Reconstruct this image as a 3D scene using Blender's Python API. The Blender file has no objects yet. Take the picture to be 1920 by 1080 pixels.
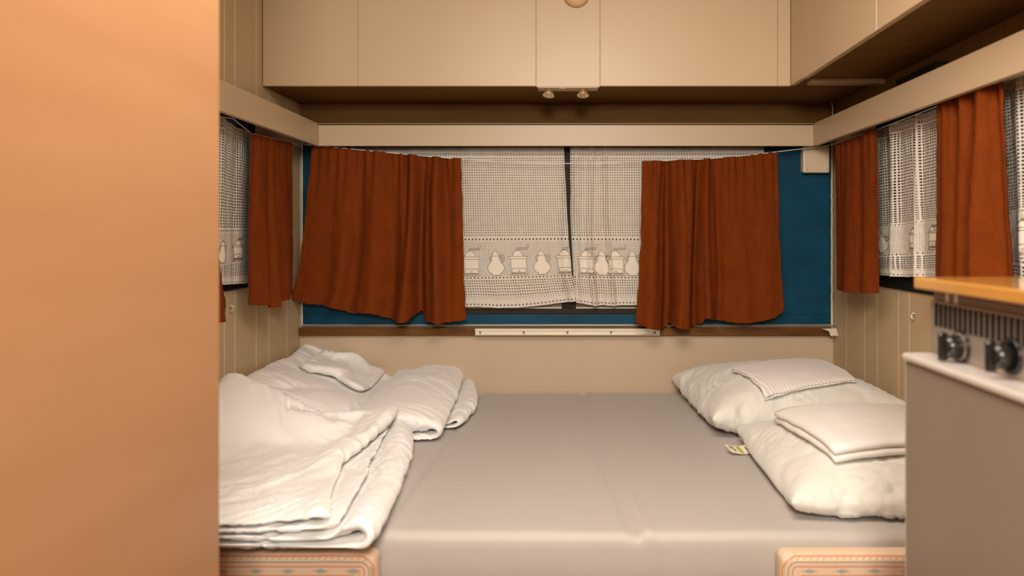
import bpy, bmesh, math, random
from mathutils import Vector, noise, Matrix
from mathutils.bvhtree import BVHTree
SC = bpy.context.scene
COL = SC.collection
random.seed(7)
# ---------------------------------------------------------------- camera, world, light
F = 1400.0            # focal length in pixels of the 1920 wide frame
D = 2.8               # camera to rear wall
ZC = 1.042            # camera height above the floor
cd = bpy.data.cameras.new('camera'); cam = bpy.data.objects.new('camera', cd); COL.objects.link(cam)
cam.location = (0, -D, ZC); cam.rotation_euler = (math.pi / 2, 0, 0)
cd.sensor_width = 36; cd.lens = F / 1920 * 36
cd.shift_x = -100 / 1920; cd.shift_y = -100 / 1920
cd.clip_start = .02
cd.dof.use_dof = True; cd.dof.focus_distance = 2.55; cd.dof.aperture_fstop = 2.8
SC.camera = cam
SC.view_settings.view_transform = 'Standard'; SC.view_settings.look = 'None'
SC.view_settings.exposure = 0.03; SC.view_settings.gamma = 1.0
SC.view_settings.use_curve_mapping = False
w = bpy.data.worlds.new('world'); SC.world = w; w.use_nodes = True
w.node_tree.nodes['Background'].inputs[0].default_value = (.30, .27, .24, 1)
w.node_tree.nodes['Background'].inputs[1].default_value = .25
def area(name, loc, target, size, size_y, power, color):
    l = bpy.data.lights.new(name, 'AREA'); l.shape = 'RECTANGLE'; l.size = size; l.size_y = size_y
    l.energy = power; l.color = color
    o = bpy.data.objects.new(name, l); COL.objects.link(o); o.location = loc
    o.rotation_euler = (Vector(target) - Vector(loc)).to_track_quat('-Z', 'Y').to_euler()
    return o
area('main_area_light', (.05, -3.45, ZC + .60), (0, -.6, ZC - .35), .42, .35, 38, (1, .94, .85))  # unseen main light, placed by the shadows, standing in for bounced flash
area('ceiling_bounce_light', (.05, -1.75, ZC + .84), (.05, -1.3, 0), .8, .7, 25, (1, .935, .84))  # added overhead area light for ceiling bounce, no roof window there

# ---------------------------------------------------------------- helpers
def P(px, py, d):     # a point read off the photograph, at distance d from the camera plane
    return Vector(((px - 1060) * d / F, d - D, ZC + (440 - py) * d / F))
def PS(px, py, X):    # the same on a plane parallel to the side walls
    return P(px, py, X * F / (px - 1060))
def lk(o, parent=None):
    COL.objects.link(o)
    if parent: o.parent = parent
    return o
def tag(o, label=None, cat=None, group=None, kind=None):
    if label: o['label'] = label
    if cat: o['category'] = cat
    if group: o['group'] = group
    if kind: o['kind'] = kind
    return o
def empty(name, loc, label, cat, group=None):
    o = bpy.data.objects.new(name, None); o.empty_display_size = .05; lk(o); o.location = loc
    return tag(o, label, cat, group)
def obj(name, bm, mat, parent=None, smooth=False, bevel=0, seg=2):
    me = bpy.data.meshes.new(name)
    if isinstance(bm, bmesh.types.BMesh):
        bmesh.ops.recalc_face_normals(bm, faces=bm.faces); bm.to_mesh(me); bm.free()
    else: me = bm
    if mat: me.materials.append(mat)
    for p in me.polygons: p.use_smooth = smooth
    o = bpy.data.objects.new(name, me); lk(o)
    if parent:
        o.parent = parent; o.matrix_parent_inverse = Matrix.Translation(parent.location).inverted()
    if bevel:
        b = o.modifiers.new('bevel', 'BEVEL'); b.width = bevel; b.segments = seg; b.limit_method = 'ANGLE'
    return o
def box(bm, a, b):
    x0, x1 = sorted((a[0], b[0])); y0, y1 = sorted((a[1], b[1])); z0, z1 = sorted((a[2], b[2]))
    v = [bm.verts.new(c) for c in ((x0,y0,z0),(x1,y0,z0),(x1,y1,z0),(x0,y1,z0),(x0,y0,z1),(x1,y0,z1),(x1,y1,z1),(x0,y1,z1))]
    for f in ((0,3,2,1),(4,5,6,7),(0,1,5,4),(1,2,6,5),(2,3,7,6),(3,0,4,7)): bm.faces.new([v[i] for i in f])
    return bm
def bx(a, b): return box(bmesh.new(), a, b)
def tube(bm, pts, r, n=8):
    rings = []
    for i, p in enumerate(pts):
        p = Vector(p); t = (Vector(pts[min(i+1, len(pts)-1)]) - Vector(pts[max(i-1, 0)])).normalized()
        u = t.cross(Vector((0, 0, 1)) if abs(t.z) < .9 else Vector((1, 0, 0))).normalized(); v2 = t.cross(u)
        rings.append([bm.verts.new(p + (u*math.cos(k*2*math.pi/n) + v2*math.sin(k*2*math.pi/n))*r) for k in range(n)])
    for a, b in zip(rings, rings[1:]):
        for k in range(n): bm.faces.new((a[k], a[(k+1)%n], b[(k+1)%n], b[k]))
    bm.faces.new(rings[0][::-1]); bm.faces.new(rings[-1]); return bm
def lathe(bm, base, axis, prof, n=28):
    axis = Vector(axis).normalized(); u = axis.orthogonal().normalized(); v2 = axis.cross(u); rings = []
    for r, h in prof:
        rings.append([bm.verts.new(Vector(base) + axis*h + (u*math.cos(k*2*math.pi/n)+v2*math.sin(k*2*math.pi/n))*r) for k in range(n)])
    for a, b in zip(rings, rings[1:]):
        for k in range(n): bm.faces.new((a[k], a[(k+1)%n], b[(k+1)%n], b[k]))
    bm.faces.new(rings[0][::-1]); bm.faces.new(rings[-1]); return bm
def polyslab(bm, pts, thick):   # extrude a planar polygon by a vector
    a = [bm.verts.new(p) for p in pts]; b = [bm.verts.new(Vector(p) + thick) for p in pts]
    bm.faces.new(a); bm.faces.new(b[::-1])
    for i in range(len(a)):
        j = (i+1) % len(a); bm.faces.new((a[i], b[i], b[j], a[j]))
    return bm

# ---------------------------------------------------------------- materials
class S:              # socket arithmetic for procedural patterns
    def __init__(s, nt, v): s.nt, s.v = nt, v
    def _m(s, op, *a):
        n = s.nt.nodes.new('ShaderNodeMath'); n.operation = op
        for i, x in enumerate((s,) + a):
            if isinstance(x, S):
                if isinstance(x.v, (int, float)): n.inputs[i].default_value = x.v
                else: s.nt.links.new(x.v, n.inputs[i])
            else: n.inputs[i].default_value = x
        return S(s.nt, n.outputs[0])
    def __add__(s, o): return s._m('ADD', o)
    def __sub__(s, o): return s._m('SUBTRACT', o)
    def __mul__(s, o): return s._m('MULTIPLY', o)
    def __truediv__(s, o): return s._m('DIVIDE', o)
    def lt(s, o): return s._m('LESS_THAN', o)
    def gt(s, o): return s._m('GREATER_THAN', o)
    def frac(s): return s._m('FRACT')
    def abs(s): return s._m('ABSOLUTE')
    def max(s, o): return s._m('MAXIMUM', o)
    def min(s, o): return s._m('MINIMUM', o)
    def sqrt(s): return s._m('SQRT')
    def sin(s): return s._m('SINE')
    def between(s, a, b): return s.gt(a) * s.lt(b)
def mat(name, col, rough=.6, metal=0, spec=.5, nscale=0, namt=.06, bump=0, bscale=200, bdist=.001, sheen=0, trans=0, coat=0):
    m = bpy.data.materials.new(name); m.use_nodes = True; nt = m.node_tree; b = nt.nodes['Principled BSDF']
    b.inputs['Base Color'].default_value = (*col, 1); b.inputs['Roughness'].default_value = rough
    b.inputs['Metallic'].default_value = metal; b.inputs['Specular IOR Level'].default_value = spec
    if sheen: b.inputs['Sheen Weight'].default_value = sheen
    if coat: b.inputs['Coat Weight'].default_value = coat; b.inputs['Coat Roughness'].default_value = .15
    if trans: b.inputs['Transmission Weight'].default_value = trans
    tc = nt.nodes.new('ShaderNodeTexCoord')
    if nscale:
        n = nt.nodes.new('ShaderNodeTexNoise'); n.inputs['Scale'].default_value = nscale; n.inputs['Detail'].default_value = 5
        nt.links.new(tc.outputs['Object'], n.inputs['Vector'])
        r = nt.nodes.new('ShaderNodeValToRGB'); nt.links.new(n.outputs['Fac'], r.inputs[0])
        r.color_ramp.elements[0].position = .3; r.color_ramp.elements[1].position = .7
        r.color_ramp.elements[0].color = (*[c*(1-namt) for c in col], 1); r.color_ramp.elements[1].color = (*[min(1, c*(1+namt)) for c in col], 1)
        nt.links.new(r.outputs[0], b.inputs['Base Color'])
    if bump:
        n = nt.nodes.new('ShaderNodeTexNoise'); n.inputs['Scale'].default_value = bscale; n.inputs['Detail'].default_value = 3
        nt.links.new(tc.outputs['Object'], n.inputs['Vector'])
        bp = nt.nodes.new('ShaderNodeBump'); bp.inputs['Strength'].default_value = bump; bp.inputs['Distance'].default_value = bdist
        nt.links.new(n.outputs['Fac'], bp.inputs['Height']); nt.links.new(bp.outputs[0], b.inputs['Normal'])
    return m
def coords(nt, kind='UV'):
    tc = nt.nodes.new('ShaderNodeTexCoord'); sp = nt.nodes.new('ShaderNodeSeparateXYZ'); nt.links.new(tc.outputs[kind], sp.inputs[0])
    return [S(nt, sp.outputs[i]) for i in range(3)], tc
def mixc(nt, fac, a, b):
    n = nt.nodes.new('ShaderNodeMix'); n.data_type = 'RGBA'
    nt.links.new(fac.v, n.inputs[0])
    for k, c in ((6, a), (7, b)):
        if isinstance(c, tuple): n.inputs[k].default_value = (*c, 1)
        else: nt.links.new(c, n.inputs[k])
    return n.outputs[2]
def noise_s(nt, tc, scale, kind='Object', stretch=None, detail=4):
    n = nt.nodes.new('ShaderNodeTexNoise'); n.inputs['Scale'].default_value = scale; n.inputs['Detail'].default_value = detail
    src = tc.outputs[kind]
    if stretch:
        mp = nt.nodes.new('ShaderNodeMapping'); mp.inputs['Scale'].default_value = stretch; nt.links.new(src, mp.inputs[0]); src = mp.outputs[0]
    nt.links.new(src, n.inputs['Vector']); return S(nt, n.outputs['Fac'])
def bumpn(nt, h, strength, dist, b):
    bp = nt.nodes.new('ShaderNodeBump'); bp.inputs['Strength'].default_value = strength; bp.inputs['Distance'].default_value = dist
    nt.links.new(h.v, bp.inputs['Height']); nt.links.new(bp.outputs[0], b.inputs['Normal'])

def wood(name, c0, c1, stretch, scale=6, rough=.4, coat=0, dist=.0004, spec=.5):
    m = bpy.data.materials.new(name); m.use_nodes = True; nt = m.node_tree; b = nt.nodes['Principled BSDF']
    (x, y, z), tc = coords(nt, 'Object')
    g = noise_s(nt, tc, scale, 'Object', stretch, 6); g2 = noise_s(nt, tc, scale*.3, 'Object', None, 2)
    f = (g*.7 + g2*.5 - .35)._m('MULTIPLY', 2.0); f = f.max(0.0).min(1.0)
    nt.links.new(mixc(nt, f, c0, c1), b.inputs['Base Color'])
    b.inputs['Roughness'].default_value = rough; b.inputs['Coat Weight'].default_value = coat; b.inputs['Specular IOR Level'].default_value = spec
    bumpn(nt, g, .3, dist, b); return m
CREAM = (.53, .385, .236)
m_cream = mat('cream_paint', CREAM, .42, nscale=3, namt=.03, bump=.12, bscale=260, bdist=.0006)
m_lower = mat('cream_board', (.54, .41, .282), .5, nscale=4, namt=.03, bump=.15, bscale=200, bdist=.0006)
m_ceil = mat('ceiling_paint', (.66, .52, .36), .6)
m_floor = wood('floor_vinyl', (.16, .09, .045), (.25, .15, .08), (1, 12, 1), 5, .5)
def plank_mat():      # painted match boarding with paler worn grooves
    m = bpy.data.materials.new('match_boarding'); m.use_nodes = True; nt = m.node_tree; b = nt.nodes['Principled BSDF']
    (x, y, z), tc = coords(nt, 'Object')
    n = noise_s(nt, tc, 5)
    base = mixc(nt, n, (.50, .365, .205), (.56, .415, .24))
    line = None
    for i in range(14):
        yy = [-.133, -.295, -.397, -.551, -.621, -.78, -.93, -1.03, -1.19, -1.27, -1.42, -1.57, -1.66, -1.81][i]
        l = (y - yy).abs().lt(.0034)
        line = l if line is None else line.max(l)
    nt.links.new(mixc(nt, line, base, (.74, .60, .40)), b.inputs['Base Color'])
    b.inputs['Roughness'].default_value = .5
    bumpn(nt, line * -1.0, .6, .002, b); return m
m_plank = plank_mat()
m_blue = mat('blue_paint', (.0006, .052, .098), .45, spec=.22, nscale=9, namt=.22, bump=.3, bscale=90, bdist=.0012)
m_sill = wood('dark_stained_wood', (.080, .030, .006), (.20, .082, .018), (1.5, 14, 14), 5, .5, spec=.2)
m_ward = wood('orange_wood', (.375, .178, .075), (.46, .238, .112), (2, .7, 5), 2.2, .38)
m_workt = wood('varnished_pine', (.40, .165, .03), (.62, .32, .065), (14, 1, 14), 2.6, .16, .6)
m_alu = mat('aluminium', (.80, .74, .64), .33, metal=.75, nscale=12, namt=.1)
m_rail = mat('cream_aluminium', (.86, .78, .64), .3, metal=.25)
m_black = mat('black_rubber', (.010, .008, .006), .7, spec=.15)
m_dark = mat('dark_frame', (.028, .018, .010), .6, spec=.2)
m_caulk = mat('white_filler', (.70, .62, .50), .6, bump=.5, bscale=60, bdist=.003)
m_steel = mat('stove_steel', (.26, .205, .155), .42, metal=.15, nscale=4, namt=.05)
m_panel = mat('brushed_panel', (.42, .36, .30), .34, metal=.6, nscale=6, namt=.08)
m_knob = mat('black_plastic', (.010, .009, .008), .25)
m_brass = mat('spotlight_metal', (.78, .62, .38), .25, metal=.85)
m_wire = mat('coated_wire', (.72, .66, .56), .4)
m_screw = mat('screw_metal', (.20, .15, .10), .4, metal=.6)
m_jbox = mat('cream_plastic', (.66, .53, .35), .35)
m_base = wood('bench_plywood', (.30, .17, .08), (.42, .26, .13), (1, 1, 8), 4)
m_thread = mat('lace_outline_thread', (.24, .18, .125), .9)
m_solid = mat('lace_solid_weave', (.79, .71, .60), .95, bump=.1, bscale=500, bdist=.0006)
m_ply_shade = wood('brown_stained_ply_and_shade', (.110, .050, .008), (.175, .088, .019), (1.2, 9, 9), 3, .6, spec=.12)  # brown ply; on the right wall the same colour paints in shade
m_gap = mat('seam_shadow_gap', (.30, .20, .10), .8)

def cloth_mat(name, col, rough=.9, wscale=420, wb=.35, big=0, sheen=.3, sss=0, namt=.04):
    m = bpy.data.materials.new(name); m.use_nodes = True; nt = m.node_tree; b = nt.nodes['Principled BSDF']
    (x, y, z), tc = coords(nt, 'Object')
    n1 = noise_s(nt, tc, wscale); n2 = noise_s(nt, tc, 22, detail=3); n3 = noise_s(nt, tc, 6)
    nt.links.new(mixc(nt, n3, tuple(c*(1-namt) for c in col), tuple(min(1, c*(1+namt)) for c in col)), b.inputs['Base Color'])
    b.inputs['Roughness'].default_value = rough; b.inputs['Sheen Weight'].default_value = sheen
    bumpn(nt, n1*wb + n2*big, .5, .004, b); return m
m_duvet = cloth_mat('white_quilt_cotton', (.89, .865, .83), big=.5, wb=.06)
m_sheet = cloth_mat('grey_fitted_sheet', (.47, .432, .39), .62, big=.25, wb=.03, sheen=.15, namt=.02)
m_pillow = cloth_mat('ivory_pillow_cotton', (.75, .735, .665), big=.5, wb=.05)
m_linen = cloth_mat('white_folded_linen', (.86, .82, .77), big=.35, wb=.05)
def stripe_linen():
    m = m_linen.copy(); m.name = 'striped_linen'; nt = m.node_tree; b = nt.nodes['Principled BSDF']
    (u, v, z), tc = coords(nt, 'UV')
    s = (u*26.0 + v*3.0 + noise_s(nt, tc, 3, 'UV')*1.6).frac().lt(.42)
    nt.links.new(mixc(nt, s, (.84, .80, .76), (.72, .665, .62)), b.inputs['Base Color']); return m
m_stripe = stripe_linen()
def rust_mat(name):   # rust-red crinkle cotton
    m = bpy.data.materials.new(name); m.use_nodes = True; nt = m.node_tree; b = nt.nodes['Principled BSDF']
    (u, v, z), tc = coords(nt, 'UV')
    wv = (u*1200.0).sin()*.5 + (v*1000.0).sin()*.5
    n = noise_s(nt, tc, 14, 'UV', (3, 1, 1)); n2 = noise_s(nt, tc, 160, 'UV')
    nt.links.new(mixc(nt, n*.6 + n2*.4, (.100, .0165, .0009), (.238, .046, .0030)), b.inputs['Base Color'])
    b.inputs['Roughness'].default_value = .92; b.inputs['Specular IOR Level'].default_value = .15
    bumpn(nt, wv*.22 + n2*.9 + n*2.0, .55, .003, b); return m
m_rust = rust_mat('rust_crinkle_cotton')
def lace_mat(name, cu, cv, hs, thread=(.84, .77, .67)):
    """white machine lace: open net, eyelet rows and a denser band; u,v in metres, v up from the hem"""
    m = bpy.data.materials.new(name); m.use_nodes = True; nt = m.node_tree; b = nt.nodes['Principled BSDF']
    out = nt.nodes['Material Output']
    (u, v, z), tc = coords(nt, 'UV')
    nz = noise_s(nt, tc, 30, 'UV', None, 2); nf = noise_s(nt, tc, 240, 'UV', None, 1)
    jit = (nz - .5)*.18 + (nf - .5)*.20
    def grid(pu, pv, ru, rv):
        a = ((u/pu).frac() - .5).abs() + jit*.5; c = ((v/pv).frac() - .5).abs() + jit*.5
        return a.lt(ru) * c.lt(rv)
    def eyelets(v0, pu, r):
        a = ((u/pu).frac() - .5)*pu; c = v - v0
        return (a*a + c*c).sqrt().lt(r)
    net = grid(cu, cv, hs, hs*.96)
    zones = v.between(.040, .096).max(v.between(.246, .545))
    hole = net * zones
    for v0 in (.0125, .1045, .2375): hole = hole.max(eyelets(v0, .0135, .0031))
    fine = grid(.0058, .0052, .20, .20)
    hole = hole.max(fine * v.between(.111, .231))
    zig = (((u/.011).frac() - .5).abs()*2.0*.012 + (v*-1.0) + .034).abs().lt(.0018)
    hole = hole.max(zig * v.between(.020, .036))
    x2 = grid(.0105, .006, .27, .3)
    hole = hole.max(x2 * v.between(.551, .563))
    hole = hole.max(grid(.006, .0045, .3, .3) * v.between(.569, .590))
    b.inputs['Roughness'].default_value = .95
    nt.links.new(mixc(nt, nz, tuple(c*.93 for c in thread), thread), b.inputs['Base Color'])
    bumpn(nt, nf + (u/cu*6.283).sin()*.3 + (v/cv*6.283).sin()*.3, .4, .002, b)
    tr = nt.nodes.new('ShaderNodeBsdfTransparent'); tl = nt.nodes.new('ShaderNodeBsdfTranslucent')
    tl.inputs[0].default_value = (*thread, 1)
    m1 = nt.nodes.new('ShaderNodeMixShader'); m1.inputs[0].default_value = .18
    nt.links.new(b.outputs[0], m1.inputs[1]); nt.links.new(tl.outputs[0], m1.inputs[2])
    m2 = nt.nodes.new('ShaderNodeMixShader'); nt.links.new(hole.v, m2.inputs[0])
    nt.links.new(m1.outputs[0], m2.inputs[1]); nt.links.new(tr.outputs[0], m2.inputs[2])
    nt.links.new(m2.outputs[0], out.inputs['Surface']); return m
m_lace = lace_mat('white_lace', .0090, .0088, .25)
m_lace_side = lace_mat('white_lace_wide_net', .0155, .0088, .29)
def glass(name, col, rough=.05, alpha=.5):
    m = bpy.data.materials.new(name); m.use_nodes = True; nt = m.node_tree; out = nt.nodes['Material Output']
    b = nt.nodes['Principled BSDF']; b.inputs['Base Color'].default_value = (*col, 1); b.inputs['Roughness'].default_value = rough
    t = nt.nodes.new('ShaderNodeBsdfTransparent'); t.inputs[0].default_value = (.8, .8, .8, 1)
    mx = nt.nodes.new('ShaderNodeMixShader'); mx.inputs[0].default_value = alpha
    nt.links.new(b.outputs[0], mx.inputs[1]); nt.links.new(t.outputs[0], mx.inputs[2]); nt.links.new(mx.outputs[0], out.inputs[0]); return m
m_glass = glass('smoked_acrylic', (.01, .008, .006), .06, .35)
m_glass_b = glass('hazed_acrylic', (.30, .235, .17), .35, .08)
def upholstery(name, x0, x1, z0, z1, r):
    """woven cover with coloured lines running parallel to the piped edge"""
    m = bpy.data.materials.new(name); m.use_nodes = True; nt = m.node_tree; b = nt.nodes['Principled BSDF']
    (x, y, z), tc = coords(nt, 'Object')
    cx, cz, hx, hz = (x0+x1)/2, (z0+z1)/2, (x1-x0)/2, (z1-z0)/2
    R = .03
    qx = (x - cx).abs() - (hx - R); qz = (z - cz).abs() - (hz - R)
    mx, mz = qx.max(0.0), qz.max(0.0)
    wob = (noise_s(nt, tc, 14) - .5)*.0022
    d = ((mx*mx + mz*mz).sqrt() + qx.max(qz).min(0.0) - R + wob)*-1.0      # distance inside the edge
    base = (.70, .50, .33); cur = mixc(nt, noise_s(nt, tc, 60), base, (.74, .56, .40))
    for a, c2, wd in ((.0030, (.62, .235, .13), .0012), (.0118, (.16, .22, .17), .0010), (.0150, (.74, .46, .36), .0016), (.0205, (.50, .13, .06), .0010),
                     (.0400, (.66, .20, .05), .0032), (.055, (.16, .22, .17), .001)):
        cur = mixc(nt, (d - a).abs().lt(wd), cur, c2)
    s = x + z*.0
    ph = (s/.062).frac()
    loz = ((ph - .5).abs()*.062 + (d - .0292).abs()*3.0 + (noise_s(nt, tc, 40) - .5)*.012)
    cur = mixc(nt, loz.lt(.0175), cur, (.66, .40, .27)); cur = mixc(nt, loz.lt(.0115), cur, (.30, .38, .36))
    sl = ((s + d*1.2)/.0125).frac().lt(.2) * d.between(.0045, .0090)
    cur = mixc(nt, sl, cur, (.42, .32, .14))
    nt.links.new(cur, b.inputs['Base Color']); b.inputs['Roughness'].default_value = .85
    bumpn(nt, noise_s(nt, tc, 500), .4, .001, b); return m

# ---------------------------------------------------------------- the caravan shell
XL, XR = -.995, 1.004
ZF, ZT = 0.0, ZC + .88
def hgt(off): return ZC + off
def struct(name, bm, m, bevel=0, smooth=False): return tag(obj(name, bm, m, None, smooth, bevel), kind='structure')
struct('floor', bx((XL-.03, .03, -.02), (XR+.03, -4.0, 0)), m_floor)
struct('ceiling', bx((XL-.03, .03, ZT), (XR+.03, -4.0, ZT+.02)), m_ceil)
struct('wall_front', bx((XL-.03, -4.0, 0), (XR+.03, -4.03, ZT)), m_lower)
WX0, WX1, WZ0, WZ1 = -.76, .745, hgt(-.298), hgt(.345)
bm = bmesh.new()      # rear wall with its window opening
box(bm, (XL-.03, 0, 0), (XR+.03, .03, WZ0)); box(bm, (XL-.03, 0, WZ1), (XR+.03, .03, ZT))
box(bm, (XL-.03, 0, WZ0), (WX0, .03, WZ1)); box(bm, (WX1, 0, WZ0), (XR+.03, .03, WZ1))
struct('wall_back', bm, m_lower)
def side_wall(name, X, sgn, ya, yb, z0, z1):
    bm = bmesh.new(); t = sgn*.03
    box(bm, (X, 0, 0), (X+t, -4.0, z0)); box(bm, (X, 0, z1), (X+t, -4.0, ZT))
    box(bm, (X, 0, z0), (X+t, ya, z1)); box(bm, (X, yb, z0), (X+t, -4.0, z1))
    struct(name, bm, m_plank)
SZ0, SZ1 = hgt(-.165), hgt(.40)
LYA, LYB = -.42, -1.55; RYA, RYB = -.40, -1.58
side_wall('wall_left', XL, -1, LYA, LYB, SZ0, SZ1)
side_wall('wall_right', XR, 1, RYA, RYB, SZ0, SZ1)
def ring(bm, f, a0, a1, b0, b1, w, d0, d1):   # rectangular frame; f maps (a, depth, b) to a point
    for r in ((a0, a1, b0, b0+w), (a0, a1, b1-w, b1), (a0, a0+w, b0+w, b1-w), (a1-w, a1, b0+w, b1-w)):
        box(bm, f(r[0], d0, r[2]), f(r[1], d1, r[3]))
    return bm
fb = lambda a, d, b: (a, d, b)
w1 = struct('window_1', ring(bmesh.new(), fb, WX0, WX1, WZ0, WZ1, .021, -.010, .036), m_dark, .003)
obj('window_frame', ring(bmesh.new(), fb, WX0+.016, WX1-.016, WZ0+.021, WZ1-.016, .0035, .006, .026), m_alu, w1)
obj('pane', bx((WX0+.022, .013, WZ0+.022), (WX1-.022, .018, WZ1-.022)), m_glass_b, w1)
obj('window_mullion', bx((-.014, .004, WZ0+.02), (.040, .026, WZ1-.02)), m_dark, w1)
for i, (X, sg, ya, yb) in enumerate(((XL, -1, LYA, LYB), (XR, 1, RYA, RYB))):
    ff = lambda a, d, b, X=X, sg=sg: (X + sg*d, a, b)
    wn = struct('window_%d' % (i+2), ring(bmesh.new(), ff, yb, ya, SZ0, SZ1, .034, -.008, .036), m_black, .004)
    obj('window_frame', ring(bmesh.new(), ff, yb+.034, ya-.034, SZ0+.034, SZ1-.034, .010, .006, .026), m_dark, wn)
    obj('pane', bx(ff(yb+.04, .013, SZ0+.04), ff(ya-.04, .018, SZ1-.04)), m_glass, wn)
# blue painted surround of the rear window
BX0, BX1, BZ0, BZ1 = XL+.012, .9985, hgt(-.337), hgt(.36)
def surround():
    bm = bmesh.new(); y0, y1 = -.001, -.009
    box(bm, (BX0, y0, BZ0), (BX1, y1, WZ0)); box(bm, (BX0, y0, WZ1), (BX1, y1, BZ1))
    box(bm, (BX0, y0, WZ0), (WX0, y1, WZ1)); box(bm, (WX1, y0, WZ0), (BX1-.0, y1, WZ1)); return bm
struct('trim_1', surround(), m_blue, .0015)
bm = bmesh.new()      # ragged white filler bead down the right edge and under the surround
pts = []
for i in range(40):
    z = BZ0 + (BZ1-BZ0)*i/39; pts.append((BX1-.002 + .0022*noise.noise(Vector((0, 0, z*40))), -.0085, z))
tube(bm, pts, .0045, 6)
struct('trim_2', bm, m_caulk)
bm = tube(bmesh.new(), [(BX0 + (BX1-BX0)*i/60, -.011, BZ0-.0012 + .0007*noise.noise(Vector((i*.7, 0, 0)))) for i in range(61)], .0030, 6)
struct('trim_3', bm, m_alu)
bm = tube(bmesh.new(), [(BX0-.001 + .0012*noise.noise(Vector((0, 3, i*.5))), -.008, BZ0 + (BZ1-BZ0)*i/30) for i in range(31)], .0030, 6)
struct('trim_4', bm, m_caulk)
struct('trim_5', bx((XL+.002, -.001, hgt(-.377)), (XR-.010, -.020, hgt(-.346))), m_sill, .004)
struct('trim_9', bx((XL+.004, -.0005, hgt(.362)), (XR-.004, -.010, hgt(.4875))), m_ply_shade)
struct('wall_shade_strip', bx((XR-.0005, -.012, hgt(.402)), (XR-.006, -2.7, hgt(.4865))), m_ply_shade)  # added dark strip painting the cabinet's shade onto the right wall
# pelmet boards
PI_, PZ0, PZ1 = .112, hgt(.319), hgt(.4)
T = .016
struct('trim_6', box(bx((XL+.107, -.117, PZ0), (.893, -.117+T, PZ1)), (XL+.107, -.117, PZ1-.008), (.893, -.002, PZ1-.001)), m_cream, .0015)
struct('trim_7', box(bx((XL+.107, -.117, PZ0), (XL+.107-T, -2.1, PZ1)), (XL+.107-T, -.002, PZ1-.009), (XL+.002, -2.1, PZ1-.001)), m_cream, .0015)
struct('trim_8', box(bx((.893, -.117, PZ0), (.893+T, -2.1, PZ1)), (.893+T, -.002, PZ1-.009), (XR-.002, -2.1, PZ1-.001)), m_cream, .0015)

# ---------------------------------------------------------------- overhead cabinets
CZ = hgt(.488); CY = 2.448 - D
def X_at(px, d): return (px - 1060)*d/F
cab = empty('overhead_cabinet', (0, CY, CZ), 'cream overhead cabinet across the rear wall above the window, with flush doors', 'cabinet')
XE = .738
obj('body', bx((XL+.003, -.003, CZ+.004), (XR-.003, CY+.016, ZT-.004)), m_cream, cab)
obj('underside', bx((XL+.004, -.004, CZ+.0035), (XR-.004, CY+.0165, CZ)), m_ply_shade, cab)
seams = [XL+.003] + [X_at(p, 2.448) for p in (671, 1005, 1125, 1458)] + [XE]
g = .0009
for i in range(5):
    a, b2 = seams[i]+g*.5, seams[i+1]-g*.5
    nm = 'end_panel' if i == 0 else ('stile' if i == 4 else 'door')
    dz = 0.0 if i != 2 else .003
    o = obj(nm, bx((a, CY+.0165, CZ-dz), (b2, CY-(.0008 if nm == 'stile' else 0), ZT-.006)), m_cream, cab, bevel=.0006)
# finger-worn pull at the top of the middle door
obj('door_pull', lathe(bmesh.new(), (.036, CY, ZC+.787), (0, -1, 0), [(.042, 0), (.044, .004), (.034, .011), (.012, .014)], 24), mat('worn_tan_pull', (.52, .33, .16), .5), cab, True)
cab2 = empty('overhead_cabinet', (XE, -1.2, CZ), 'cream overhead cabinet along the right wall, running toward the kitchen', 'cabinet')
CYR = CY - .0015
obj('body', bx((XE+.0165, CYR-.012, CZ+.004), (XR-.003, -2.75, ZT-.004)), m_cream, cab2)
obj('underside', bx((XE+.0165, CYR-.004, CZ+.0035), (XR-.004, -2.75, CZ-.0005)), m_ply_shade, cab2)
ys = [CYR, P(1505, 0, XE*F/445).y, (XE*F/583) - D, -1.92, -2.75]
for i in range(4):
    nm = 'stile' if i == 0 else 'door'
    dz = -.004 if i == 0 else .002
    obj(nm, bx((XE if i else XE+.001, ys[i]-(.0012 if i else 0), CZ-(.0 if i == 0 else .004)), (XE+.016, ys[i+1]+.0012, ZT-.006)), m_cream, cab2, bevel=.0012)
obj('seam_strip', bx((XE-.0004, ys[2]-.002, CZ-.003), (XE+.002, ys[2]+.002, ZT-.008)), m_caulk, cab2)
obj('batten', bx((XE+.03, -.43, CZ-.001), (XR-.004, -.47, CZ-.016)), mat('batten_wood', (.30, .19, .085), .6), cab2)
tag(obj('ventilation_block', bx((XR-.004, -.62, hgt(.425)), (XR-.040, -.86, hgt(.452))), m_black, bevel=.004), 'black vent strip on the right wall above the pelmet', 'vent')
bm = bmesh.new(); pts = [Vector((XR-.022 + .008*math.sin(t*3), -.03-.01*t, hgt(.41) + t*.085)) for t in [i/10 for i in range(11)]]
tag(obj('cable', tube(bm, pts, .0018), m_wire, smooth=True), 'short white cable in the dark right corner above the pelmet', 'cable')
bm = bmesh.new()
for i in range(12): box(bm, (XL+.0, -.86-i*.0165, hgt(.412)), (XL+.004, -.867-i*.0165, hgt(.430)))
tag(obj('vent_comb', bm, m_black), 'row of small dark vent slots on the left wall above the pelmet', 'vent')
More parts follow.
